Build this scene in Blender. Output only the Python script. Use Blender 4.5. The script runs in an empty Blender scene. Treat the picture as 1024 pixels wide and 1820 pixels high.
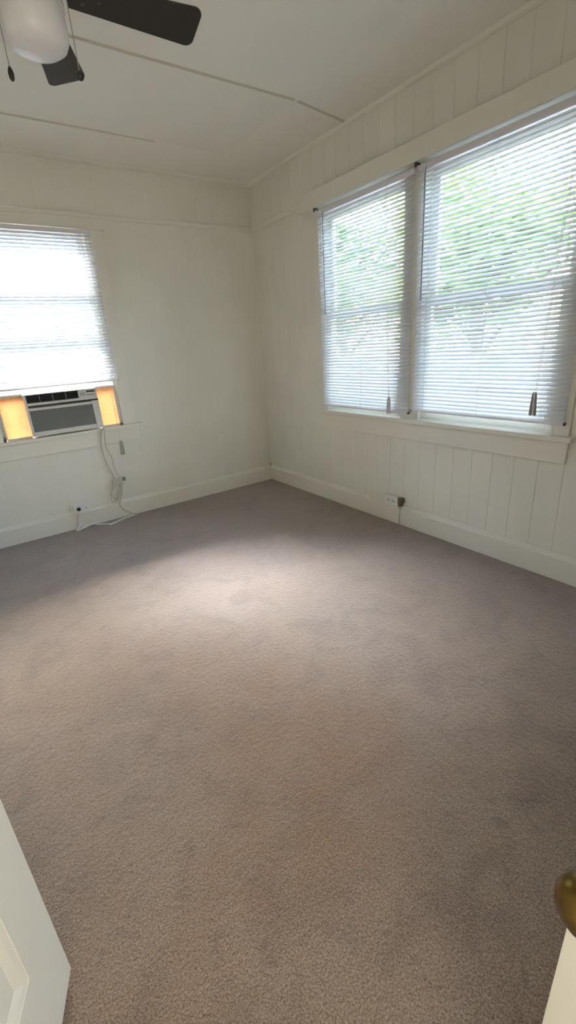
import bpy, bmesh, math, random
from mathutils import Vector, Matrix
random.seed(7)
S = bpy.context.scene
COL = S.collection
R = math.radians

# ------------------------------------------------------------------ camera
cam_d = bpy.data.cameras.new('camera'); cam = bpy.data.objects.new('camera', cam_d); COL.objects.link(cam)
cam_d.sensor_fit = 'VERTICAL'; cam_d.sensor_height = 36.0; cam_d.lens = 787.63 / 1820 * 36.0
cam_d.clip_start = 0.02
cr = Vector((0.81549408, -0.57496194, -0.06624327)); cu = Vector((0.25416843, 0.25294714, 0.93349673)); cf = Vector((0.51996904, 0.77809801, -0.35241407))
m = Matrix(((cr.x, cu.x, -cf.x), (cr.y, cu.y, -cf.y), (cr.z, cu.z, -cf.z))).to_4x4()
m.translation = Vector((-2.39211, -3.83275, 1.30636))
cam.matrix_world = m
S.camera = cam

# ------------------------------------------------------------------ light and exposure
S.view_settings.view_transform = 'Standard'; S.view_settings.look = 'None'
S.view_settings.gamma = 1.0; S.view_settings.use_curve_mapping = False
S.view_settings.exposure = 1.78
W = bpy.data.worlds.new('sky'); S.world = W; W.use_nodes = True
wn = W.node_tree.nodes; wl = W.node_tree.links
sky = wn.new('ShaderNodeTexSky'); sky.sky_type = 'NISHITA'; sky.sun_disc = False
sky.sun_elevation = R(48); sky.sun_rotation = R(20); sky.air_density = 1.0; sky.dust_density = 3.0; sky.ozone_density = 1.0
bg = wn['Background']; bg.inputs['Strength'].default_value = 1.8
wl.new(sky.outputs[0], bg.inputs['Color'])
def sun_lamp():
    d = bpy.data.lights.new('sun', 'SUN'); d.energy = 13; d.angle = R(25.0); d.color = (1.0, 0.955, 1.0)
    o = bpy.data.objects.new('sun', d); COL.objects.link(o)
    v = Vector((-0.30, 1.0, 0.93))          # towards the sun
    o.rotation_euler = v.to_track_quat('Z', 'Y').to_euler(); o.location = v * 8
sun_lamp()
def portal(name, loc, direction, sx, sy):
    d = bpy.data.lights.new(name, 'AREA'); d.shape = 'RECTANGLE'; d.size = sx; d.size_y = sy; d.cycles.is_portal = True
    o = bpy.data.objects.new(name, d); COL.objects.link(o); o.location = loc
    o.rotation_euler = Vector(direction).to_track_quat('-Z', 'Z').to_euler()
portal('portal_back', (-1.84, 0.16, 1.47), (0, -1, 0), 0.95, 1.5)
portal('portal_right', (0.16, -1.79, 1.49), (-1, 0, 0), 1.9, 1.5)

def add_hall_fill():      # added fill lamp behind the camera, brightens the room through the doorway
    d = bpy.data.lights.new('hall_fill', 'AREA'); d.shape = 'RECTANGLE'; d.size = .62; d.size_y = 1.7; d.energy = 7.0; d.color = (1.0, .91, .76)
    o = bpy.data.objects.new('hall_fill', d); COL.objects.link(o); o.location = (-2.54, -4.75, 1.25)
    o.rotation_euler = Vector((.15, 1, .55)).to_track_quat('-Z', 'Z').to_euler()
add_hall_fill()

# ------------------------------------------------------------------ materials
def mat(name, color, rough=0.6, spec=0.5, metal=0.0, bump=None, trans=None, vary=None):
    M = bpy.data.materials.new(name); M.use_nodes = True
    N = M.node_tree.nodes; L = M.node_tree.links; b = N['Principled BSDF']
    b.inputs['Base Color'].default_value = (*color, 1); b.inputs['Roughness'].default_value = rough
    b.inputs['Specular IOR Level'].default_value = spec; b.inputs['Metallic'].default_value = metal
    tc = N.new('ShaderNodeTexCoord')
    if vary:   # (scale, amount)
        n = N.new('ShaderNodeTexNoise'); n.inputs['Scale'].default_value = vary[0]; n.inputs['Detail'].default_value = 5
        L.new(tc.outputs['Object'], n.inputs['Vector'])
        r = N.new('ShaderNodeMapRange'); r.inputs['From Min'].default_value = .3; r.inputs['From Max'].default_value = .7
        r.inputs['To Min'].default_value = 1 - vary[1]; r.inputs['To Max'].default_value = 1 + vary[1] * .5
        L.new(n.outputs['Fac'], r.inputs['Value'])
        x = N.new('ShaderNodeMix'); x.data_type = 'RGBA'; x.blend_type = 'MULTIPLY'; x.inputs['Factor'].default_value = 1
        x.inputs['A'].default_value = (*color, 1); L.new(r.outputs['Result'], x.inputs['B']); L.new(x.outputs['Result'], b.inputs['Base Color'])
    if bump:   # (scale vector, strength, distance)
        mp = N.new('ShaderNodeMapping'); mp.inputs['Scale'].default_value = bump[0]
        L.new(tc.outputs['Object'], mp.inputs['Vector'])
        n = N.new('ShaderNodeTexNoise'); n.inputs['Scale'].default_value = 1; n.inputs['Detail'].default_value = 4
        L.new(mp.outputs[0], n.inputs['Vector'])
        bp = N.new('ShaderNodeBump'); bp.inputs['Strength'].default_value = bump[1]; bp.inputs['Distance'].default_value = bump[2]
        L.new(n.outputs['Fac'], bp.inputs['Height']); L.new(bp.outputs[0], b.inputs['Normal'])
    if trans:  # (color, factor) translucent sheet
        t = N.new('ShaderNodeBsdfTranslucent'); t.inputs['Color'].default_value = (*trans[0], 1)
        ms = N.new('ShaderNodeMixShader'); ms.inputs[0].default_value = trans[1]
        L.new(b.outputs[0], ms.inputs[1]); L.new(t.outputs[0], ms.inputs[2]); L.new(ms.outputs[0], N['Material Output'].inputs['Surface'])
    return M

PAINT = (0.845, 0.825, 0.735)
M_wall = mat('wall_paint', PAINT, .42, .4, bump=((9, 9, 2.2), .10, .004), vary=(1.6, .05))
M_trim = mat('trim_paint', (0.85, 0.82, 0.73), .38, .45, bump=((14, 14, 14), .15, .003))
M_ceil = mat('ceiling_paint', (0.94, 0.93, 0.86), .7, .3, bump=((40, 40, 40), .12, .002))
M_door = mat('door_paint', (0.90, 0.88, 0.80), .35, .5, bump=((18, 18, 5), .12, .002))
M_slat = mat('blind_slat', (0.80, 0.80, 0.81), .45, .4, trans=((0.90, 0.90, 0.93), .06))
M_vinyl = mat('blind_vinyl', (0.83, 0.80, 0.83), .4, .4)
M_cord = mat('blind_cord', (0.72, 0.71, 0.66), .8, .2)
M_wand = mat('tilt_wand_plastic', (0.30, 0.33, 0.33), .25, .5)
M_tassel = mat('tassel_plastic', (0.36, 0.31, 0.25), .35, .5)
M_tassel_w = mat('tassel_white', (0.62, 0.58, 0.60), .35, .5)
M_acbody = mat('ac_housing', (0.70, 0.69, 0.64), .4, .4)
M_acgrille = mat('ac_grille', (0.27, 0.28, 0.27), .5, .4)
M_acdark = mat('ac_louver', (0.035, 0.035, 0.045), .35, .5)
M_black = mat('black_plastic', (0.015, 0.015, 0.017), .35, .5)
M_accord = mat('accordion_vinyl', (0.80, 0.58, 0.38), .5, .3, trans=((0.30, 0.17, 0.085), .28))
M_outlet = mat('outlet_white', (0.85, 0.85, 0.82), .35, .5)
M_grey = mat('socket_grey', (0.22, 0.22, 0.21), .5, .4)
M_brownp = mat('brown_plug', (0.16, 0.12, 0.07), .45, .4)
M_cable = mat('cable_offwhite', (0.62, 0.58, 0.50), .5, .4)
M_blade = mat('fan_blade', (0.030, 0.027, 0.027), .42, .5, bump=((60, 6, 6), .08, .001))
M_fanw = mat('fan_white', (0.72, 0.71, 0.68), .35, .5)
M_chain = mat('pull_chain', (0.45, 0.43, 0.38), .4, .5, metal=.7)
M_glassw = mat('opal_glass', (0.95, 0.95, 0.98), .3, .5, trans=((0.9, 0.9, 0.95), .15))
M_brass = mat('aged_brass', (0.20, 0.125, 0.03), .30, .5, metal=.9, vary=(30, .3))
M_steel = mat('bracket_steel', (0.12, 0.11, 0.10), .45, .4, metal=.5)
M_leaf = mat('leaf', (0.16, 0.27, 0.09), .5, .4, vary=(1.2, .5), trans=((0.30, 0.46, 0.12), .35))
M_bark = mat('bark', (0.16, 0.11, 0.08), .9, .2, bump=((30, 30, 6), .6, .01))
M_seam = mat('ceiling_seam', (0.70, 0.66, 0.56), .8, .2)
M_house = mat('house_siding', (0.34, 0.41, 0.50), .7, .3)
M_roof = mat('house_roof', (0.25, 0.24, 0.25), .8, .2)
M_ground = mat('yard_concrete', (0.30, 0.31, 0.29), .9, .2, vary=(3, .2))
M_hall = mat('hall_floor', (0.40, 0.33, 0.27), .7, .3)

def pane_mat():
    M = bpy.data.materials.new('window_glass'); M.use_nodes = True; N = M.node_tree.nodes; L = M.node_tree.links
    N.remove(N['Principled BSDF'])
    t = N.new('ShaderNodeBsdfTransparent'); t.inputs[0].default_value = (.93, .96, .95, 1)
    g = N.new('ShaderNodeBsdfGlossy'); g.inputs['Roughness'].default_value = .03
    f = N.new('ShaderNodeFresnel'); f.inputs[0].default_value = 1.3
    s = N.new('ShaderNodeMixShader'); L.new(f.outputs[0], s.inputs[0]); L.new(t.outputs[0], s.inputs[1]); L.new(g.outputs[0], s.inputs[2])
    L.new(s.outputs[0], N['Material Output'].inputs['Surface'])
    return M
M_pane = pane_mat()

def carpet_mat():
    M = bpy.data.materials.new('carpet'); M.use_nodes = True; N = M.node_tree.nodes; L = M.node_tree.links
    b = N['Principled BSDF']; b.inputs['Roughness'].default_value = .95; b.inputs['Specular IOR Level'].default_value = .1
    b.inputs['Sheen Weight'].default_value = .9; b.inputs['Sheen Roughness'].default_value = .45; b.inputs['Sheen Tint'].default_value = (.96, .93, .95, 1)
    tc = N.new('ShaderNodeTexCoord').outputs['Object']
    def noise(scale, detail=4, dist=0, rough=.55):
        n = N.new('ShaderNodeTexNoise'); n.inputs['Scale'].default_value = scale; n.inputs['Detail'].default_value = detail
        n.inputs['Distortion'].default_value = dist; n.inputs['Roughness'].default_value = rough
        L.new(tc, n.inputs['Vector']); return n.outputs['Fac']
    def rng(v, a, b_, c, d):
        r = N.new('ShaderNodeMapRange'); r.inputs['From Min'].default_value = a; r.inputs['From Max'].default_value = b_
        r.inputs['To Min'].default_value = c; r.inputs['To Max'].default_value = d; L.new(v, r.inputs['Value']); return r.outputs['Result']
    def mix(f, a, b_, mode='MIX'):
        x = N.new('ShaderNodeMix'); x.data_type = 'RGBA'; x.blend_type = mode
        if isinstance(f, float): x.inputs['Factor'].default_value = f
        else: L.new(f, x.inputs['Factor'])
        for k, v in (('A', a), ('B', b_)):
            if isinstance(v, tuple): x.inputs[k].default_value = (*v, 1)
            else: L.new(v, x.inputs[k])
        return x.outputs['Result']
    c = mix(rng(noise(1.7, 4, .6), .35, .65, 0, 1), (0.305, 0.205, 0.135), (0.33, 0.24, 0.175))
    c = mix(rng(noise(5, 5, 1.2), .46, .74, 0, .75), c, (0.19, 0.125, 0.09))          # trodden pile
    # old rusty stains with their own places
    for (px, py, rad, fac) in ((-1.72, -2.62, .55, 1.0), (-1.88, -2.15, .36, .7), (-1.80, -3.0, .42, 1.1), (-1.52, -2.9, .25, .6), (-2.1, -3.1, .25, .5)):
        vm = N.new('ShaderNodeVectorMath'); vm.operation = 'DISTANCE'; vm.inputs[1].default_value = (px, py, 0); L.new(tc, vm.inputs[0])
        f = rng(vm.outputs['Value'], 0, rad, fac, 0)
        mm = N.new('ShaderNodeMath'); mm.operation = 'MULTIPLY'; L.new(f, mm.inputs[0]); L.new(rng(noise(7, 5, .5), .35, .65, .3, 1), mm.inputs[1])
        c = mix(mm.outputs[0], c, (0.30, 0.165, 0.082))
    sp = noise(210, 3, 0, .7)
    c = mix(rng(noise(14, 6, 2.0), .56, .72, 0, .6), c, (0.19, 0.125, 0.09))
    c = mix(1.0, c, rng(sp, .33, .67, .38, 1.65), 'MULTIPLY')
    L.new(c, b.inputs['Base Color'])
    ad = N.new('ShaderNodeMath'); ad.operation = 'ADD'; L.new(sp, ad.inputs[0]); L.new(rng(noise(60, 3), 0, 1, 0, 1.2), ad.inputs[1])
    bp = N.new('ShaderNodeBump'); bp.inputs['Strength'].default_value = .9; bp.inputs['Distance'].default_value = .008
    L.new(ad.outputs[0], bp.inputs['Height']); L.new(bp.outputs[0], b.inputs['Normal'])
    return M
M_carpet = carpet_mat()

# ------------------------------------------------------------------ mesh helpers
def tag(o, label=None, cat=None, group=None, kind=None):
    if label: o['label'] = label
    if cat: o['category'] = cat
    if group: o['group'] = group
    if kind: o['kind'] = kind
    return o
def empty(name, loc=(0, 0, 0), rz=0.0):
    o = bpy.data.objects.new(name, None); COL.objects.link(o); o.location = loc; o.rotation_euler.z = rz
    o.empty_display_size = .1
    return o
def obj(name, bm, material, parent=None, smooth=False, bevel=0.0, seg=2, fixn=True):
    if fixn: bmesh.ops.recalc_face_normals(bm, faces=bm.faces)
    me = bpy.data.meshes.new(name); bm.to_mesh(me); bm.free(); me.materials.append(material)
    for p in me.polygons: p.use_smooth = smooth
    o = bpy.data.objects.new(name, me); COL.objects.link(o)
    if parent:
        o.parent = parent
    if bevel:
        md = o.modifiers.new('bevel', 'BEVEL'); md.width = bevel; md.segments = seg; md.limit_method = 'ANGLE'; md.angle_limit = R(40)
    return o
def B(): return bmesh.new()
ID = lambda a, b, c: (a, b, c)
def box(bm, x0, x1, y0, y1, z0, z1, P=ID):
    v = [bm.verts.new(P(x, y, z)) for z in (z0, z1) for y in (y0, y1) for x in (x0, x1)]
    for f in ((0, 1, 3, 2), (4, 6, 7, 5), (0, 4, 5, 1), (2, 3, 7, 6), (0, 2, 6, 4), (1, 5, 7, 3)): bm.faces.new([v[i] for i in f])
def tube(bm, pts, r, n=8, cap=True):
    pts = [Vector(p) for p in pts]; rings = []; nrm = None
    for i, p in enumerate(pts):
        t = ((pts[min(i + 1, len(pts) - 1)] - pts[max(i - 1, 0)])).normalized()
        if nrm is None:
            a = Vector((0, 0, 1)) if abs(t.z) < .9 else Vector((1, 0, 0)); nrm = t.cross(a).normalized()
        else: nrm = (nrm - t * nrm.dot(t)).normalized()
        bn = t.cross(nrm); rr = r[i] if isinstance(r, (list, tuple)) else r
        rings.append([bm.verts.new(p + (nrm * math.cos(2 * math.pi * k / n) + bn * math.sin(2 * math.pi * k / n)) * rr) for k in range(n)])
    for a, b in zip(rings, rings[1:]):
        for k in range(n): bm.faces.new((a[k], a[(k + 1) % n], b[(k + 1) % n], b[k]))
    if cap: bm.faces.new(rings[0]); bm.faces.new(rings[-1])
def smoothpath(pts, sub=6):
    pts = [Vector(p) for p in pts]; out = []
    for i in range(len(pts) - 1):
        p0, p1, p2, p3 = pts[max(i - 1, 0)], pts[i], pts[i + 1], pts[min(i + 2, len(pts) - 1)]
        for k in range(sub):
            t = k / sub
            out.append(.5 * ((2 * p1) + (p2 - p0) * t + (2 * p0 - 5 * p1 + 4 * p2 - p3) * t * t + (3 * p1 - p0 - 3 * p2 + p3) * t ** 3))
    out.append(pts[-1]); return out
def lathe(bm, prof, n=32, M=None):
    rings = []
    for r, z in prof:
        if r < 1e-6: rings.append([bm.verts.new((0, 0, z))])
        else: rings.append([bm.verts.new((r * math.cos(2 * math.pi * k / n), r * math.sin(2 * math.pi * k / n), z)) for k in range(n)])
    for a, b in zip(rings, rings[1:]):
        for k in range(n):
            q = (k + 1) % n
            if len(a) == 1: bm.faces.new((a[0], b[k], b[q]))
            elif len(b) == 1: bm.faces.new((a[k], a[q], b[0]))
            else: bm.faces.new((a[k], a[q], b[q], b[k]))
    if M: bmesh.ops.transform(bm, matrix=M, verts=bm.verts)
PB = lambda u, d, z: (u, -d, z)       # back wall: u = x, d = distance into the room
PR = lambda u, d, z: (-d, u, z)       # right wall: u = y

# ------------------------------------------------------------------ setting: shell
XL, YN, H, HW = -2.86, -4.40, 2.64, 2.60
def grooved(name, P, u0, u1, z0, z1, th, holes, phase, pitch=.131, gd=.0026):
    """board wall with V grooves, openings cut through it and solid jambs"""
    bm = B(); us = {u0: 0, u1: 0}; g = phase
    while g > u0: g -= pitch
    while g < u1:
        if u0 + .01 < g < u1 - .01: us[g - .0028] = 0; us[g] = gd; us[g + .0028] = 0
        g += pitch
    def depth(u):
        return us.get(u, 0)
    for h in holes:
        for u in h[:2]:
            for k in [k for k in us if abs(k - u) < .004]: del us[k]
            us[u] = 0
    ul = sorted(us); zl = sorted({z0, z1, *[h[2] for h in holes], *[h[3] for h in holes]})
    for a, b in zip(ul, ul[1:]):
        for c, d in zip(zl, zl[1:]):
            mu, mz = (a + b) / 2, (c + d) / 2
            if any(h[0] < mu < h[1] and h[2] < mz < h[3] for h in holes): continue
            bm.faces.new([bm.verts.new(P(u, -depth(u), z)) for u, z in ((a, c), (b, c), (b, d), (a, d))])
    # boards' back side: slabs around the openings
    cuts = sorted({u0, u1, *[h[0] for h in holes], *[h[1] for h in holes]})
    for a, b in zip(cuts, cuts[1:]):
        hs = [h for h in holes if h[0] < (a + b) / 2 < h[1]]
        if not hs: box(bm, a, b, -.02, -th, z0, z1, P)
        else:
            box(bm, a, b, -.02, -th, z0, hs[0][2], P); box(bm, a, b, -.02, -th, hs[0][3], z1, P)
    for h in holes:   # reveals
        for q in (((h[0], h[2]), (h[0], h[3])), ((h[1], h[2]), (h[1], h[3])), ((h[0], h[2]), (h[1], h[2])), ((h[0], h[3]), (h[1], h[3]))):
            (ua, za), (ub, zb) = q
            bm.faces.new([bm.verts.new(P(*c)) for c in ((ua, 0, za), (ub, 0, zb), (ub, -th, zb), (ua, -th, za))])
    return tag(obj(name, bm, M_wall, fixn=False), kind='structure')
WB = (-2.27, -1.41, .775, 2.175)
WR1 = (-1.745, -.93, .785, 2.195); WR2 = (-2.745, -1.86, .785, 2.195)
grooved('wall_back', PB, XL, 0.0, 0, HW + .08, .12, [WB], -0.13, gd=.0012)
grooved('wall_right', PR, YN - .1, 0.12, 0, HW + .08, .12, [WR1, WR2], -1.121)
bm = B(); box(bm, XL - .1, XL, YN - .1, .12, 0, HW + .08); tag(obj('wall_left', bm, M_wall), kind='structure')
bm = B(); box(bm, -2.22, 0.0, YN - .1, YN, 0, HW + .08); box(bm, XL, -2.22, YN - .1, YN, 2.05, HW + .08); tag(obj('wall_near', bm, M_wall), kind='structure')
bm = B(); box(bm, XL - .1, .12, YN - 1.6, .12, -.08, 0.0); tag(obj('floor', bm, M_carpet), kind='structure')
# ceiling: flat middle, border panels sloping down to the walls
bm = B(); bx = .41
x0, x1, y0, y1 = XL, 0, YN, 0
o_ = [(x0, y0, HW), (x1, y0, HW), (x1, y1, HW), (x0, y1, HW)]; i_ = [(x0 + bx, y0 + bx, H), (x1 - bx, y0 + bx, H), (x1 - bx, y1 - bx + .03, H), (x0 + bx, y1 - bx + .03, H)]
t_ = [(x, y, H + .1) for x, y, z in o_]
vo = [bm.verts.new(v) for v in o_]; vi = [bm.verts.new(v) for v in i_]; vt = [bm.verts.new(v) for v in t_]
bm.faces.new(vi); bm.faces.new(vt)
for k in range(4): bm.faces.new((vo[k], vo[(k + 1) % 4], vi[(k + 1) % 4], vi[k])); bm.faces.new((vo[k], vo[(k + 1) % 4], vt[(k + 1) % 4], vt[k]))
tag(obj('ceiling', bm, M_ceil), kind='structure')

trim_n = [0]
def trim(bm, material=None, bevel=.003):
    trim_n[0] += 1
    return tag(obj('trim_%d' % trim_n[0], bm, material or M_trim, bevel=bevel), kind='structure')
# ceiling seam battens (they follow the border slope)
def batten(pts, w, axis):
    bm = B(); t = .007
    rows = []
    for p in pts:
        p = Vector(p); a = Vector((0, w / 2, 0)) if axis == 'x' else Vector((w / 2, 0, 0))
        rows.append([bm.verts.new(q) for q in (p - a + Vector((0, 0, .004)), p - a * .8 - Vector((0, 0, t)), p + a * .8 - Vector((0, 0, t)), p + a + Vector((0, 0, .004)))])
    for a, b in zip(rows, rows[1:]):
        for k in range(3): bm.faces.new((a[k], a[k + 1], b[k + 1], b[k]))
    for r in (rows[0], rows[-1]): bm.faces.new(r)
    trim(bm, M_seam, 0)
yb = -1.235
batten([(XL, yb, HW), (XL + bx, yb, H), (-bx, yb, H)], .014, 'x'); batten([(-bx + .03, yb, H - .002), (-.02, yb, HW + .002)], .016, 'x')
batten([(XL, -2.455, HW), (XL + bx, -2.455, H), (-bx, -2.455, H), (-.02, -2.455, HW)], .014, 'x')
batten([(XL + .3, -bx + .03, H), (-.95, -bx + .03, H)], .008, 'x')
# crown quarter rounds, picture rails, baseboards
def profile_run(name_fn, P, u0, u1, prof):
    bm = B(); a = [bm.verts.new(P(u0, d, z)) for d, z in prof]; b = [bm.verts.new(P(u1, d, z)) for d, z in prof]; n = len(prof)
    for k in range(n): bm.faces.new((a[k], a[(k + 1) % n], b[(k + 1) % n], b[k]))
    bm.faces.new(a); bm.faces.new(b); return name_fn(bm)
crown = [(0, HW + .01), (0, HW - .024), (.006, HW - .022), (.016, HW - .014), (.022, HW - .004), (.024, HW + .01)]
profile_run(trim, PB, XL, 0, crown); profile_run(trim, PR, YN, 0, crown)
rail = [(0, 2.278), (0, 2.245), (.010, 2.247), (.014, 2.258), (.013, 2.270), (.019, 2.273), (.019, 2.278)]
profile_run(trim, PB, XL, 0, rail); profile_run(trim, PR, -.76, 0, rail)
base = [(0, 0), (0, .15), (.006, .15), (.010, .143), (.010, .136), (.017, .130), (.019, .122), (.019, 0)]
def bb(n): return lambda bm: tag(obj('baseboard_' + n, bm, M_trim, bevel=.0015), kind='structure')
profile_run(bb('back'), PB, XL, 0, base); profile_run(bb('right'), PR, YN, -.019, base)
profile_run(bb('left'), lambda u, d, z: (XL + d, u, z), YN, -3.95, base); profile_run(bb('near'), lambda u, d, z: (u, YN + d, z), -2.14, -.019, base)
# corner post bead
bm = B(); tube(bm, [(-.012, -.012, .15), (-.012, -.012, .168)], .004, 8); tag(obj('cable_stub', bm, M_brownp), 'short brown cable stub in the room corner above the baseboard', 'cable')

# ------------------------------------------------------------------ windows
def sash(P, parent, u0, u1, z0, z1, d, name, st=.045, bot=.05, top=.04):
    bm = B(); t = .032
    box(bm, u0, u0 + st, d - t, d, z0, z1, P); box(bm, u1 - st, u1, d - t, d, z0, z1, P)
    box(bm, u0 + st, u1 - st, d - t, d, z0, z0 + bot, P); box(bm, u0 + st, u1 - st, d - t, d, z1 - top, z1, P)
    s = obj(name, bm, M_trim, parent, bevel=.002)
    bm = B(); box(bm, u0 + st - .004, u1 - st + .004, d - .019, d - .016, z0 + bot - .004, z1 - top + .004, P)
    obj('pane', bm, M_pane, s)
def window(n, P, W_, mid, lower=None):
    r = tag(empty('window_%d' % n), kind='structure')
    u0, u1, z0, z1 = W_
    bm = B(); k = .018
    box(bm, u0, u0 + k, -.115, -.0, z0, z1, P); box(bm, u1 - k, u1, -.115, 0, z0, z1, P)
    box(bm, u0 + k, u1 - k, -.115, 0, z1 - k, z1, P); box(bm, u0 + k, u1 - k, -.118, -.03, z0, z0 + .012, P)
    obj('window_frame', bm, M_trim, r)
    lz = lower or (z0 + .012, mid + .02)
    sash(P, r, u0 + k, u1 - k, lz[0], lz[1], -.03, 'lower_sash')
    sash(P, r, u0 + k, u1 - k, mid - .02, z1 - k, -.066, 'upper_sash')
    return r
wb = window(1, PB, WB, 1.50, (1.10, 1.80))
wr1 = window(2, PR, WR1, 1.50); wr2 = window(3, PR, WR2, 1.50)
# casings
bm = B(); box(bm, -1.41, -1.30, 0, .012, .775, 2.175, PB); box(bm, -2.38, -2.27, 0, .012, .775, 2.175, PB); box(bm, -2.40, -1.28, 0, .016, 2.175, 2.246, PB); trim(bm)
bm = B(); box(bm, -1.41, -1.402, -.028, .004, .775, 2.175, PB); box(bm, -2.278, -2.27, -.028, .004, .775, 2.175, PB); trim(bm, bevel=.001)
bm = B(); box(bm, -2.42, -1.265, -.03, .045, .755, .778, PB); trim(bm)
bm = B(); box(bm, -2.40, -1.285, 0, .016, .640, .755, PB); trim(bm)
bm = B(); box(bm, -.93, -.87, 0, .012, .785, 2.2, PR); box(bm, -1.86, -1.745, 0, .012, .785, 2.2, PR); box(bm, -2.825, -2.745, 0, .012, .785, 2.2, PR); trim(bm)
bm = B(); box(bm, -2.85, -.865, -.03, .042, .760, .786, PR); trim(bm)
bm = B(); box(bm, -2.828, -.868, 0, .018, .645, .760, PR); trim(bm)
bm = B(); box(bm, -3.10, -.745, 0, .066, 2.202, 2.306, PR); trim(bm)      # head board over the pair of windows

# ------------------------------------------------------------------ blinds
def blind(P, u0, u1, ztop, zbot, d0, label, tilt, wand_u, cord_u, cord_low, tassel_mat, sgn, place, wand_low=1.50):
    """u0<u1 ends; d0 distance of the slat centre line from the wall face"""
    root = tag(empty('venetian_blind', P((u0 + u1) / 2, d0, zbot)), label, 'blind', 'white mini blinds')
    o = Vector(root.location); Q = lambda u, d, z: tuple(Vector(P(u, d, z)) - o)
    bm = B(); box(bm, u0, u1, d0 - .013, d0 + .013, ztop - .027, ztop, Q); obj('headrail', bm, M_vinyl, root, bevel=.002)
    pitch = .0212; n = int((ztop - .035 - zbot - .014) / pitch); bm = B()
    zt = ztop - .040
    for i in range(n):
        z = zt - (zt - zbot - .02) * i / (n - 1)
        tl = R(tilt + random.uniform(-2.0, 2.0)); sec = []
        for k in range(5):
            s = (k / 4 - .5) * .025; cam_ = .0016 * (1 - (2 * (k / 4) - 1) ** 2)
            # inner edge (towards the room) lies low, outer edge high
            sec.append((d0 - s * math.cos(tl) + cam_ * math.sin(tl), z + s * math.sin(tl) + cam_ * math.cos(tl)))
        sag = random.uniform(-.0008, .0008)
        us = [u0 + .003, u0 + (u1 - u0) * .5, u1 - .003]
        rows = [[bm.verts.new(Q(u, d, zz + (sag if j == 1 else 0))) for d, zz in sec] for j, u in enumerate(us)]
        for a, b in zip(rows, rows[1:]):
            for k in range(4): bm.faces.new((a[k], a[k + 1], b[k + 1], b[k]))
    obj('slats', bm, M_slat, root, smooth=True, fixn=False)
    bm = B(); box(bm, u0, u1, d0 - .011, d0 + .011, zbot, zbot + .012, Q); br = obj('bottom_rail', bm, M_vinyl, root, bevel=.003)
    for u in (u0, u1):
        bm = B(); box(bm, u - .002, u + .002, d0 - .012, d0 + .012, zbot - .001, zbot + .013, Q); obj('end_cap', bm, M_steel, br, bevel=.001)
    w = u1 - u0
    for f in ((.10, .5, .90) if w > .88 else (.12, .88)):
        bm = B()
        for dd in (-.0125, .0125): tube(bm, [Q(u0 + w * f, d0 + dd, zbot + .01), Q(u0 + w * f, d0 + dd, ztop - .02)], .0007, 5)
        obj('ladder_cord', bm, M_cord, root)
    bm = B(); wu = wand_u
    tube(bm, [Q(wu, d0 + .018, ztop - .02), Q(wu, d0 + .024, ztop - .05), Q(wu, d0 + .026, wand_low + .03), Q(wu, d0 + .026, wand_low)], [.002, .0035, .0035, .0045], 6)
    obj('tilt_wand', bm, M_wand, root)
    # pull cords and tassel
    bm = B(); top = cord_u[0]; lo = cord_u[1]
    for k in (-.004, .004):
        tube(bm, smoothpath([Q(top + k, d0 + .014, ztop - .02), Q((top * .55 + lo * .45) + k, d0 + .022, (ztop + cord_low) / 2), Q(lo + k * .6, d0 + .024, cord_low + .06)], 4), .0009, 5)
    pc = obj('pull_cord', bm, M_cord, root)
    for k, (da, db) in enumerate(((-.007, 0), (.008, .004))):
        bm = B(); zt_ = cord_low + .115
        tube(bm, [Q(lo + da * .6, d0 + .026, zt_), Q(lo + da, d0 + .027, zt_ - .015), Q(lo + da * 1.2 - sgn * .003, d0 + .029 + db, cord_low + .01), Q(lo + da * 1.2 - sgn * .003, d0 + .029 + db, cord_low)], [.003, .0055, .0085, .0075], 10)
        obj('tassel', bm, tassel_mat, pc, smooth=False)
    return root
blind(PR, -1.826, -.945, 2.181, .820, .030, 'white mini blind on the right wall nearest the room corner, the narrower of that pair', 50, -1.03, (-1.62, -1.675), .815, M_tassel_w, 1, 0)
blind(PR, -2.805, -1.856, 2.183, .842, .030, 'wide white mini blind at the right edge with a brown tassel, green trees showing through', 48, -1.915, (-2.70, -2.655), .885, M_tassel, 1, 0)
blind(PB, -2.30, -1.388, 2.168, 1.130, .026, 'white mini blind lowered onto the air conditioner in the left window', 46, -2.20, (-1.46, -1.47), .545, M_tassel, 1, 0, 1.75)
# tiny curtain rod brackets under the head board
for u in (-.932, -1.841):
    bm = B(); box(bm, u - .004, u + .004, .012, .052, 2.192, 2.204, PR); box(bm, u - .008, u + .008, .044, .050, 2.180, 2.204, PR)
    o = obj('curtain_bracket', bm, M_steel, bevel=.001)
    tag(o, {-.932: 'small dark curtain bracket at the corner end of the window head board', -1.841: 'small dark curtain bracket between the two right wall blinds'}[u], 'bracket', 'curtain brackets under the head board')
bm = B(); lathe(bm, [(0, 0), (.006, 0), (.006, .006), (.010, .010), (.010, .016), (0, .020)], 12, Matrix.Translation((-1.285, -.012, 2.172)) @ Matrix.Rotation(R(90), 4, 'X'))
tag(obj('wall_hook', bm, M_outlet, smooth=True), 'tiny white knob hook on the wall at the upper right of the left window', 'hook')

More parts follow.
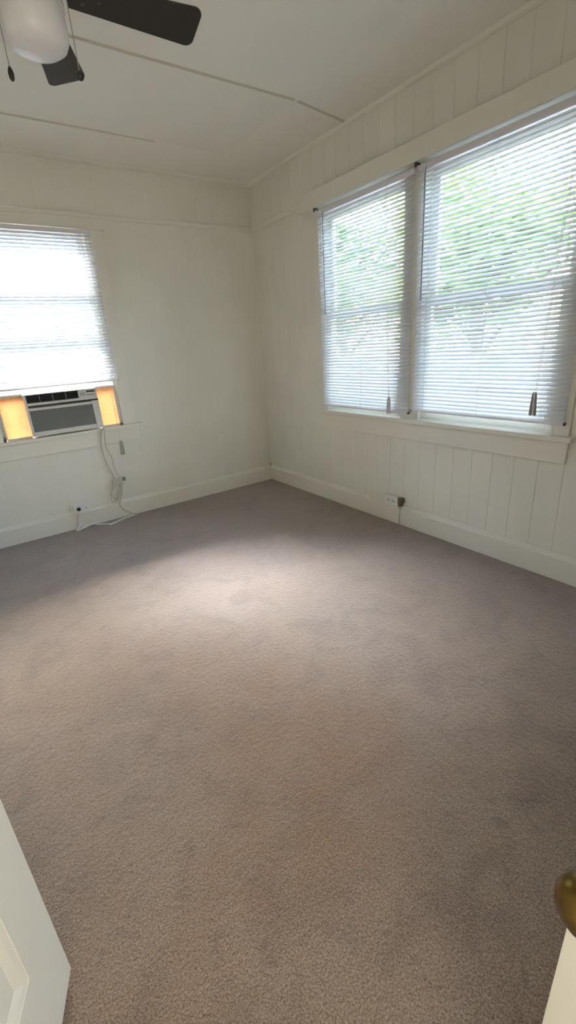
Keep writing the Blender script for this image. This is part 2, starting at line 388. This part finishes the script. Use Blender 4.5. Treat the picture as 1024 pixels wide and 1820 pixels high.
# ------------------------------------------------------------------ air conditioner
AC = tag(empty('air_conditioner', (-1.83, 0.0, .779)), 'beige window air conditioner with grey grille and black louvres under the left blind', 'air conditioner')
ao = Vector(AC.location); Qa = lambda u, d, z: tuple(Vector((u, -d, z)) - ao)
L_, R_, ZB, ZT, F = -2.082, -1.576, .790, 1.094, .060
bm = B()
box(bm, L_, R_, -.30, F - .022, ZB, ZT, Qa)                                  # body through the window
box(bm, L_, L_ + .016, F - .022, F, ZB, ZT, Qa); box(bm, R_ - .050, R_, F - .022, F, ZB, 1.002, Qa)
box(bm, L_ + .016, R_ - .050, F - .022, F, ZB, .824, Qa); box(bm, L_ + .016, R_ - .05, F - .022, F, .977, .997, Qa)
box(bm, L_ + .016, R_, F - .022, F, 1.014, 1.032, Qa); box(bm, L_ + .016, R_, F - .022, F, 1.088, ZT, Qa)
obj('housing', bm, M_acbody, AC, bevel=.003)
bm = B(); g0, g1 = L_ + .016, R_ - .050
box(bm, g0, g1, F - .0215, F - .014, .824, .977, Qa)
for k in range(26):
    z = .827 + k * .0057; box(bm, g0, g1, F - .014, F - .007, z, z + .0028, Qa)
for k in range(20):
    u = g0 + .012 + k * .0225; box(bm, u, u + .0025, F - .0135, F - .0085, .824, .977, Qa)
obj('grille', bm, M_acgrille, AC)
bm = B(); box(bm, L_ + .012, R_, F - .020, F - .010, .999, 1.012, Qa); obj('air_slot', bm, M_acdark, AC)
bm = B(); box(bm, L_ + .016, -1.712, F - .0215, F - .018, 1.032, 1.088, Qa)
for k in range(5):
    z = 1.036 + k * .0105
    v = [bm.verts.new(Qa(u, d, z + dz)) for u in (L_ + .018, -1.714) for d, dz in ((F - .017, .005), (F - .003, 0), (F - .003, .0012), (F - .017, .0062))]
    for f in ((0, 1, 2, 3), (4, 5, 6, 7), (0, 1, 5, 4), (1, 2, 6, 5), (2, 3, 7, 6), (3, 0, 4, 7)): bm.faces.new([v[i] for i in f])
lv = obj('louver', bm, M_acdark, AC)
for k in range(1, 4):
    bm = B(); u = L_ + .016 + k * .0885; box(bm, u - .0015, u + .0015, F - .017, F - .001, 1.033, 1.087, Qa)
    obj('louver_divider', bm, M_acgrille, lv)
bm = B(); box(bm, -1.712, R_ - .004, F - .0215, F - .002, 1.032, 1.088, Qa); cp = obj('control_panel', bm, M_acbody, AC, bevel=.002)
bm = B(); box(bm, -1.652, -1.592, F - .003, F + .0005, 1.068, 1.079, Qa); obj('display', bm, M_black, cp)
bm = B()
for i in range(3):
    for j in range(2): box(bm, -1.700 + i * .014, -1.691 + i * .014, F - .003, F + .0012, 1.046 + j * .014, 1.053 + j * .014, Qa)
for i in range(4): box(bm, -1.652 + i * .015, -1.642 + i * .015, F - .003, F + .0012, 1.046, 1.053, Qa)
obj('button', bm, M_grey, cp)['kind'] = 'stuff'
def accordion(u0, u1):
    bm = B(); n = max(6, int((u1 - u0) / .009)); rows = []
    for k in range(n * 2 + 1):
        u = u0 + (u1 - u0) * k / (2 * n); d = -.006 if k % 2 else .006
        rows.append((bm.verts.new(Qa(u, d, .792)), bm.verts.new(Qa(u, d, 1.092))))
    for a, b in zip(rows, rows[1:]): bm.faces.new((a[0], b[0], b[1], a[1]))
    return bm
for u0, u1 in ((-2.248, L_), (R_, -1.430)):
    o = obj('side_curtain', accordion(u0, u1), M_accord, AC, fixn=False); o['label'] = 'sunlit orange pleated side panel'
    bm = B(); e = u0 if u0 < -2.2 else u1 - .0
    box(bm, e - .006, e + .006, -.012, .012, .788, 1.094, Qa); box(bm, u0, u1, -.010, .010, 1.086, 1.100, Qa); box(bm, u0, u1, -.010, .010, .7785, .795, Qa)
    obj('curtain_frame', bm, M_acbody, o)
for u in (-1.425, -2.262):
    bm = B(); box(bm, u - .010, u + .010, .0, .018, .779, .797, PB); box(bm, u - .004, u + .004, .0, .010, .797, .815, PB)
    tag(obj('sash_stop', bm, M_steel, bevel=.001), 'small dark metal stop on the window stool %s the air conditioner' % ('right of' if u > -2 else 'left of'), 'bracket', 'sash stops')
# power cord of the air conditioner
PC = tag(empty('power_cord', (-1.6, -.03, .0)), 'off white power cord hanging tangled from the air conditioner to the carpet', 'cord')
po = Vector(PC.location); rel = lambda pts: [tuple(Vector(p) - po) for p in pts]
bm = B()
tube(bm, rel(smoothpath([(-1.585, -.052, .785), (-1.582, -.066, .775), (-1.583, -.052, .745), (-1.588, -.030, .62), (-1.560, -.022, .53), (-1.556, -.025, .43), (-1.525, -.028, .355), (-1.500, -.03, .335)])), .0046, 8)
tube(bm, rel(smoothpath([(-1.590, -.060, .782), (-1.610, -.022, .70), (-1.618, -.018, .58), (-1.600, -.018, .46), (-1.575, -.020, .37), (-1.590, -.025, .30), (-1.635, -.03, .20),
     (-1.610, -.035, .155), (-1.560, -.035, .25), (-1.530, -.03, .33), (-1.545, -.03, .24), (-1.590, -.03, .165), (-1.622, -.035, .23), (-1.580, -.035, .32), (-1.530, -.03, .30), (-1.545, -.03, .20),
     (-1.575, -.028, .13), (-1.560, -.034, .08), (-1.500, -.045, .03), (-1.462, -.05, .010), (-1.50, -.075, .008), (-1.60, -.10, .008), (-1.71, -.13, .008)])), .0048, 8)
obj('cord', bm, M_cable, PC, smooth=True)
bm = B(); box(bm, -1.600 - po.x, -1.512 - po.x, -.045 - po.y, -.020 - po.y, .296, .350)
obj('cord_bundle_block', bm, M_cable, PC, bevel=.006)
bm = B(); box(bm, -1.512 - po.x, -1.488 - po.x, -.046 - po.y, -.022 - po.y, .322, .352); o = obj('plug', bm, M_grey, PC, bevel=.004); o['label'] = 'grey plug end'
FC = tag(empty('floor_cable', (-1.83, -.05, 0)), 'white cable and cover strip lying on the carpet along the left baseboard', 'cable')
fo = Vector(FC.location); relf = lambda pts: [tuple(Vector(p) - fo) for p in pts]
bm = B(); tube(bm, relf(smoothpath([(-1.905, -.035, .125), (-1.912, -.026, .08), (-1.925, -.035, .03), (-1.955, -.075, .008), (-1.90, -.060, .010), (-1.86, -.040, .012), (-1.82, -.05, .02), (-1.78, -.07, .008), (-1.71, -.12, .008)])), .0075, 8)
obj('cable', bm, M_outlet, FC, smooth=True)
bm = B(); M3 = Matrix.Translation((-1.58 - fo.x, -.085 - fo.y, 0.001)) @ Matrix.Rotation(R(21), 4, 'Z')
box(bm, -.145, .135, -.009, .009, 0, .012, lambda a, b, c: tuple(M3 @ Vector((a, b, c)))); obj('cover_strip', bm, M_outlet, FC, bevel=.003)

# ------------------------------------------------------------------ outlets
def outlet(P, u, z, w, h, dep, label, plug):
    r = tag(empty('wall_outlet', P(u, .019, z - h / 2)), label, 'outlet'); o = Vector(r.location); Q = lambda a, b, c: tuple(Vector(P(a, b, c)) - o)
    bm = B(); box(bm, u - w / 2, u + w / 2, .0, dep, z - h / 2, z + h / 2, Q); obj('outlet_box', bm, M_outlet, r, bevel=.003)
    bm = B(); box(bm, u - w / 2 - .003, u + w / 2 + .003, dep, dep + .004, z - h / 2 - .003, z + h / 2 + .003, Q); obj('cover_plate', bm, M_outlet, r, bevel=.002)
    return r, Q
r, Q = outlet(PB, -1.875, .172, .118, .072, .045, 'white surface outlet box on the left baseboard with one black plug in it', True)
for k, (du, rad, mm) in enumerate(((-.026, .0175, M_outlet), (.027, .0155, M_outlet))):
    bm = B(); tube(bm, [Q(-1.875 + du, .048, .172), Q(-1.875 + du, .0505, .172)], rad, 20); s = obj('socket', bm, mm, r)
    if k:
        bm = B()
        for dz in (-.006, .006): box(bm, -1.875 + du - .005, -1.875 + du + .005, .049, .0512, .172 + dz - .0012, .172 + dz + .0012, Q)
        tube(bm, [Q(-1.875 + du + .009, .049, .172), Q(-1.875 + du + .009, .0512, .172)], .003, 8); obj('slot', bm, M_grey, s)
bm = B(); tube(bm, [PB(-1.901, .0505, .172), PB(-1.901, .058, .172), PB(-1.901, .064, .172)], [.0155, .0155, .012], 20)
tag(obj('plug', bm, M_black), 'round black plug pushed into the left wall outlet', 'plug')
r, Q = outlet(PR, -1.690, .176, .118, .074, .030, 'white outlet on the right wall baseboard with two dark sockets', False)
for du in (-.022, .026):
    bm = B(); box(bm, -1.690 + du - .014, -1.690 + du + .014, .034, .0355, .176 - .016, .176 + .016, Q); s = obj('socket', bm, M_outlet, r, bevel=.001)
    bm = B()
    for dd in (-.0065, .0065): box(bm, -1.690 + du + dd - .0022, -1.690 + du + dd + .0022, .0352, .0362, .168, .184, Q)
    obj('slot', bm, M_grey, s)
PA = tag(empty('plug_adapter', PR(-1.775, .02, .15)), 'small brown plug with a thin cord beside the right wall outlet', 'plug'); pa = Vector(PA.location)
Qp = lambda a, b, c: tuple(Vector(PR(a, b, c)) - pa)
bm = B(); box(bm, -1.792, -1.760, .0, .045, .172, .212, Qp); box(bm, -1.780, -1.758, .0, .038, .148, .172, Qp); obj('plug_body', bm, M_brownp, PA, bevel=.005)
bm = B(); tube(bm, [Qp(*q) for q in ((-1.768, .026, .150), (-1.770, .025, .11), (-1.764, .026, .06), (-1.768, .030, .006))], .0022, 6); obj('cord', bm, M_grey, PA)

# ------------------------------------------------------------------ ceiling fan
FX, FY, FZ = -1.973, -2.077, 2.30
FAN = tag(empty('ceiling_fan', (FX, FY, H)), 'white ceiling fan with dark blades, opal light and two pull chains', 'ceiling fan'); fz = FZ - H
bm = B(); lathe(bm, [(0, 0), (.070, 0), (.072, -.02), (.050, -.055), (.018, -.07), (0, -.07)], 32); obj('canopy', bm, M_fanw, FAN, smooth=True)
bm = B(); tube(bm, [(0, 0, -.06), (0, 0, fz + .12)], .012, 12); obj('downrod', bm, M_fanw, FAN, smooth=True)
bm = B(); lathe(bm, [(0, fz + .13), (.05, fz + .128), (.095, fz + .10), (.112, fz + .06), (.112, fz + .03), (.100, fz + .008), (.088, fz - .005), (.080, fz - .03), (0, fz - .03)], 40); obj('motor_housing', bm, M_fanw, FAN, smooth=True)
bm = B(); lathe(bm, [(0, fz - .028), (.078, fz - .028), (.092, fz - .034), (.092, fz - .056), (0, fz - .056)], 40); obj('light_fitter', bm, M_fanw, FAN, smooth=False, bevel=.003)
bm = B(); lathe(bm, [(.084, fz - .05), (.0885, fz - .060), (.0895, fz - .10), (.088, fz - .122), (.080, fz - .138), (.062, fz - .150), (.035, fz - .157), (0, fz - .159)], 48); obj('glass_shade', bm, M_glassw, FAN, smooth=True)
TH0 = -.082; PITCH = -.209
for k in range(5):
    th = TH0 + R(72) * k
    Mx = Matrix.Rotation(th, 4, 'Z') @ Matrix.Translation((0, 0, fz)) @ Matrix.Rotation(PITCH, 4, 'X')
    bm = B(); out = []
    r0, r1, w0, w1, c = .112, .503, .086, .138, .026
    for (x, y) in ((r0, -w0 / 2), (r0, w0 / 2)): out.append((x, y))
    pts = [(r0, w0 / 2)]
    for a in range(0, 7): an = R(90 - 15 * a); pts.append((r1 - c + c * math.cos(an), w1 / 2 - c + c * math.sin(an)))
    for a in range(0, 7): an = R(-15 * a); pts.append((r1 - c + c * math.cos(an), -w1 / 2 + c + c * math.sin(an)))
    pts.append((r0, -w0 / 2))
    for i in range(1, 4): pts.append((r0 - .008 * math.sin(R(45 * i)), -w0 / 2 + w0 * i / 4))
    t = .003; vb = [bm.verts.new((x, y, -t)) for x, y in pts]; vt = [bm.verts.new((x, y, t)) for x, y in pts]; n = len(pts)
    bm.faces.new(vb); bm.faces.new(vt)
    for i in range(n): bm.faces.new((vb[i], vb[(i + 1) % n], vt[(i + 1) % n], vt[i]))
    bmesh.ops.transform(bm, matrix=Mx, verts=bm.verts); bl = obj('blade', bm, M_blade, FAN, bevel=.001)
    bm = B(); box(bm, .085, .135, -.014, .014, .002, .008); box(bm, .130, .215, -.030, .030, .003, .007)
    for sx, sy in ((.15, -.018), (.15, .018), (.195, 0)): tube(bm, [(sx, sy, -.003), (sx, sy, -.006)], .005, 8)
    bmesh.ops.transform(bm, matrix=Mx, verts=bm.verts); obj('blade_iron', bm, M_steel, bl)
for (dx, dy, zb, kind) in ((-.101, -.068, 2.05, 'oval'), (.083, -.076, 2.08, 'ball')):
    bm = B(); cx, cy = dx * .88, dy * .88
    tube(bm, [(dx * .7, dy * .7, fz - .02), (dx * .98, dy * .98, fz - .024), (dx, dy, fz - .04), (dx, dy, zb - H + .012)], .0014, 6)
    ch = obj('pull_chain', bm, M_chain, FAN)
    bm = B()
    pr = [(0, .018), (.003, .016), (.0065, .008), (.0075, 0), (.0065, -.009), (.003, -.015), (0, -.016)] if kind == 'oval' else [(0, .014), (.004, .012), (.0085, .0075), (.0115, 0), (.0085, -.0075), (.004, -.011), (0, -.0117)]
    lathe(bm, pr, 16, Matrix.Translation((dx, dy, zb - H))); o = obj('pull_knob', bm, M_black, ch, smooth=True)

# ------------------------------------------------------------------ doors
def door(n, hinge, direction, width, knob_side=None, knob_z=.9, panels=True, back=.06):
    """leaf runs from the hinge along `direction`; local +Y face is left of it"""
    ang = math.atan2(direction[1], direction[0]); r = tag(empty('door_%d' % n, (*hinge, 0), ang), kind='structure')
    z0, z1, t = .018, 2.03, .035; st = .117
    rows = [(.243, .86), (1.00, 1.90)] if panels else []
    bm = B()
    # stiles, rails as one leaf
    if rows:
        box(bm, 0, st, -t, 0, z0, z1); box(bm, width - st, width, -t, 0, z0, z1)
        zs = [z0] + [v for rw in rows for v in rw] + [z1]
        for a, b in zip(zs[::2], zs[1::2]): box(bm, st, width - st, -t, 0, a, b)
        for a, b in rows:
            box(bm, st, width - st, -t + .011, -.011, a, b)
            for s, yf, yi in ((1, 0, -.011), (-1, -t, -t + .011)):
                o4 = [(st, a), (width - st, a), (width - st, b), (st, b)]; k = .028; i4 = [(st + k, a + k), (width - st - k, a + k), (width - st - k, b - k), (st + k, b - k)]
                m4 = [(st + k * .45, a + k * .45), (width - st - k * .45, a + k * .45), (width - st - k * .45, b - k * .45), (st + k * .45, b - k * .45)]
                A = [bm.verts.new((x, yf - s * .001, z)) for x, z in o4]; C_ = [bm.verts.new((x, yf - s * .004, z)) for x, z in m4]; D_ = [bm.verts.new((x, yi, z)) for x, z in i4]
                for q in range(4):
                    bm.faces.new((A[q], A[(q + 1) % 4], C_[(q + 1) % 4], C_[q])); bm.faces.new((C_[q], C_[(q + 1) % 4], D_[(q + 1) % 4], D_[q]))
    else: box(bm, 0, width, -t, 0, z0, z1)
    obj('door_panel', bm, M_door, r)
    for s in ((1, -1) if knob_side is None else (knob_side,)):
        bm = B(); base_y = 0 if s > 0 else -t
        lathe(bm, [(0, 0), (.031, 0), (.031, .003), (.026, .008), (.012, .010), (.010, .030), (.014, .036), (.022, .044), (.0255, .055), (.0240, .066), (.016, .075), (0, .079)], 28,
              Matrix.Translation((width - back, base_y, knob_z)) @ Matrix.Rotation(R(-90 if s > 0 else 90), 4, 'X'))
        o = obj('door_knob', bm, M_brass, r, smooth=True); o['label'] = 'aged brass knob'
    for hz in (.25, 1.78):
        bm = B(); tube(bm, [(0, .004, hz - .045), (0, .004, hz + .045)], .006, 8); obj('hinge', bm, M_steel, r)
    return r
# left leaf: its leading edge stands on the carpet at lower left of the view
wdir = Vector((.354, .935)); lead = Vector((-2.534, -3.028)); hin = lead - wdir * .80 + Vector((-.935, .354)) * .035
door(1, (hin.x, hin.y), wdir, .80, None, .92)
# right leaf: leading edge just right of the view
w2 = Vector((.38, .92)).normalized(); lead2 = Vector((-2.007, -3.746)); hin2 = lead2 - w2 * .70
door(2, (hin2.x, hin2.y), w2, .70, 1, .850, True, .052)
# unseen hall walls, added to keep open sky from lighting the doorway
bm = B(); box(bm, XL - .1, XL, YN - 1.6, YN - .1, 0, 2.5); box(bm, -2.0, -1.9, YN - 1.6, YN - .1, 0, 2.5); box(bm, XL - .1, -1.9, YN - 1.7, YN - 1.6, 0, 2.5); box(bm, XL - .1, -1.9, YN - 1.7, YN - .1, 2.5, 2.6)
tag(obj('wall_hall_added', bm, M_wall), kind='structure')
# doorway casing in the near wall
bm = B(); box(bm, -2.22, -2.14, YN, YN + .014, 0, 2.13); box(bm, XL + .002, -2.22, YN, YN + .014, 2.05, 2.13); trim(bm)

# ------------------------------------------------------------------ outside
bm = B(); box(bm, -14, 16, .121, 22, -.75, -.65); box(bm, .121, 16, -16, .121, -.75, -.65); tag(obj('floor_outside', bm, M_ground), 'pale concrete yard outside', 'ground'); bpy.data.objects['floor_outside']['kind'] = 'structure'
bpy.data.objects['floor_outside'].name = 'yard_ground'
def house(name, x0, x1, y0, y1, h, label):
    r = tag(empty(name, ((x0 + x1) / 2, (y0 + y1) / 2, -.65)), label, 'building'); o = Vector(r.location); Q = lambda a, b, c: (a - o.x, b - o.y, c - o.z)
    bm = B(); box(bm, x0, x1, y0, y1, -.65, h, Q)
    obj('wall', bm, M_house, r)
    bm = B(); k = .35
    a = [bm.verts.new(Q(*v)) for v in ((x0 - k, y0 - k, h), (x1 + k, y0 - k, h), (x1 + k, y1 + k, h), (x0 - k, y1 + k, h))]
    if (x1 - x0) > (y1 - y0): t = [bm.verts.new(Q(x0 + 1, (y0 + y1) / 2, h + .9)), bm.verts.new(Q(x1 - 1, (y0 + y1) / 2, h + .9))]; fs = ((a[0], a[1], t[1], t[0]), (a[2], a[3], t[0], t[1]), (a[1], a[2], t[1]), (a[3], a[0], t[0]))
    else: t = [bm.verts.new(Q((x0 + x1) / 2, y0 + 1, h + .9)), bm.verts.new(Q((x0 + x1) / 2, y1 - 1, h + .9))]; fs = ((a[0], a[1], t[0]), (a[1], a[2], t[1], t[0]), (a[2], a[3], t[1]), (a[3], a[0], t[0], t[1]))
    for f in fs: bm.faces.new(f)
    bm.faces.new(a); obj('roof', bm, M_roof, r)
house('added_house', -8.0, 1.5, 4.6, 8.5, 3.2, 'added house hiding the low sky behind the blind of the left window')  # invented house, added to cover the bright low sky outside this window
house('garden_wall', 3.0, 3.15, -7.0, 3.2, 1.05, 'low pale garden wall outside the right windows')
for ch in list(bpy.data.objects['garden_wall'].children):
    if ch.name.startswith('roof'): bpy.data.objects.remove(ch)
def tree(x, y, h, rad, label, n):
    r = tag(empty('tree', (x, y, -.65)), label, 'tree', 'trees outside the right windows')
    bm = B(); tube(bm, smoothpath([(0, 0, 0), (.05, .03, h * .35), (-.04, .08, h * .7), (.02, 0, h * .95)]), .11, 10)
    for k in range(5):
        a = k * 1.3; tube(bm, [(0, 0, h * .45 + k * .15), (math.cos(a) * rad * .6, math.sin(a) * rad * .6, h * .75 + k * .12)], [.05, .015], 6)
    obj('trunk', bm, M_bark, r, smooth=True)
    bm = B()
    cl = [(Vector((random.gauss(0, .45), random.gauss(0, .45), random.uniform(-.5, .5))) * rad) for _ in range(26)]
    for i in range(n):
        c = random.choice(cl); p = c + Vector((random.gauss(0, 1), random.gauss(0, 1), random.gauss(0, .8))) * rad * .17 + Vector((0, 0, h))
        s = random.uniform(.07, .13); q = Matrix.Rotation(random.uniform(0, 6.3), 4, 'Z') @ Matrix.Rotation(random.uniform(-.9, .9), 4, 'X')
        v = [bm.verts.new(p + (q @ Vector(w)) * s) for w in ((-1, 0, 0), (0, -.42, .08), (1, 0, -.1), (0, .42, .08))]
        bm.faces.new(v)
    obj('foliage', bm, M_leaf, r, fixn=False)
tree(4.9, -2.6, 3.3, 2.0, 'leafy yellow green tree outside the wide right blind', 11000)
tree(5.1, 1.0, 3.3, 2.0, 'leafy green tree outside the blind nearest the corner', 9000)
tree(5.3, 4.7, 3.3, 2.0, 'green tree farther along the garden wall', 8000)
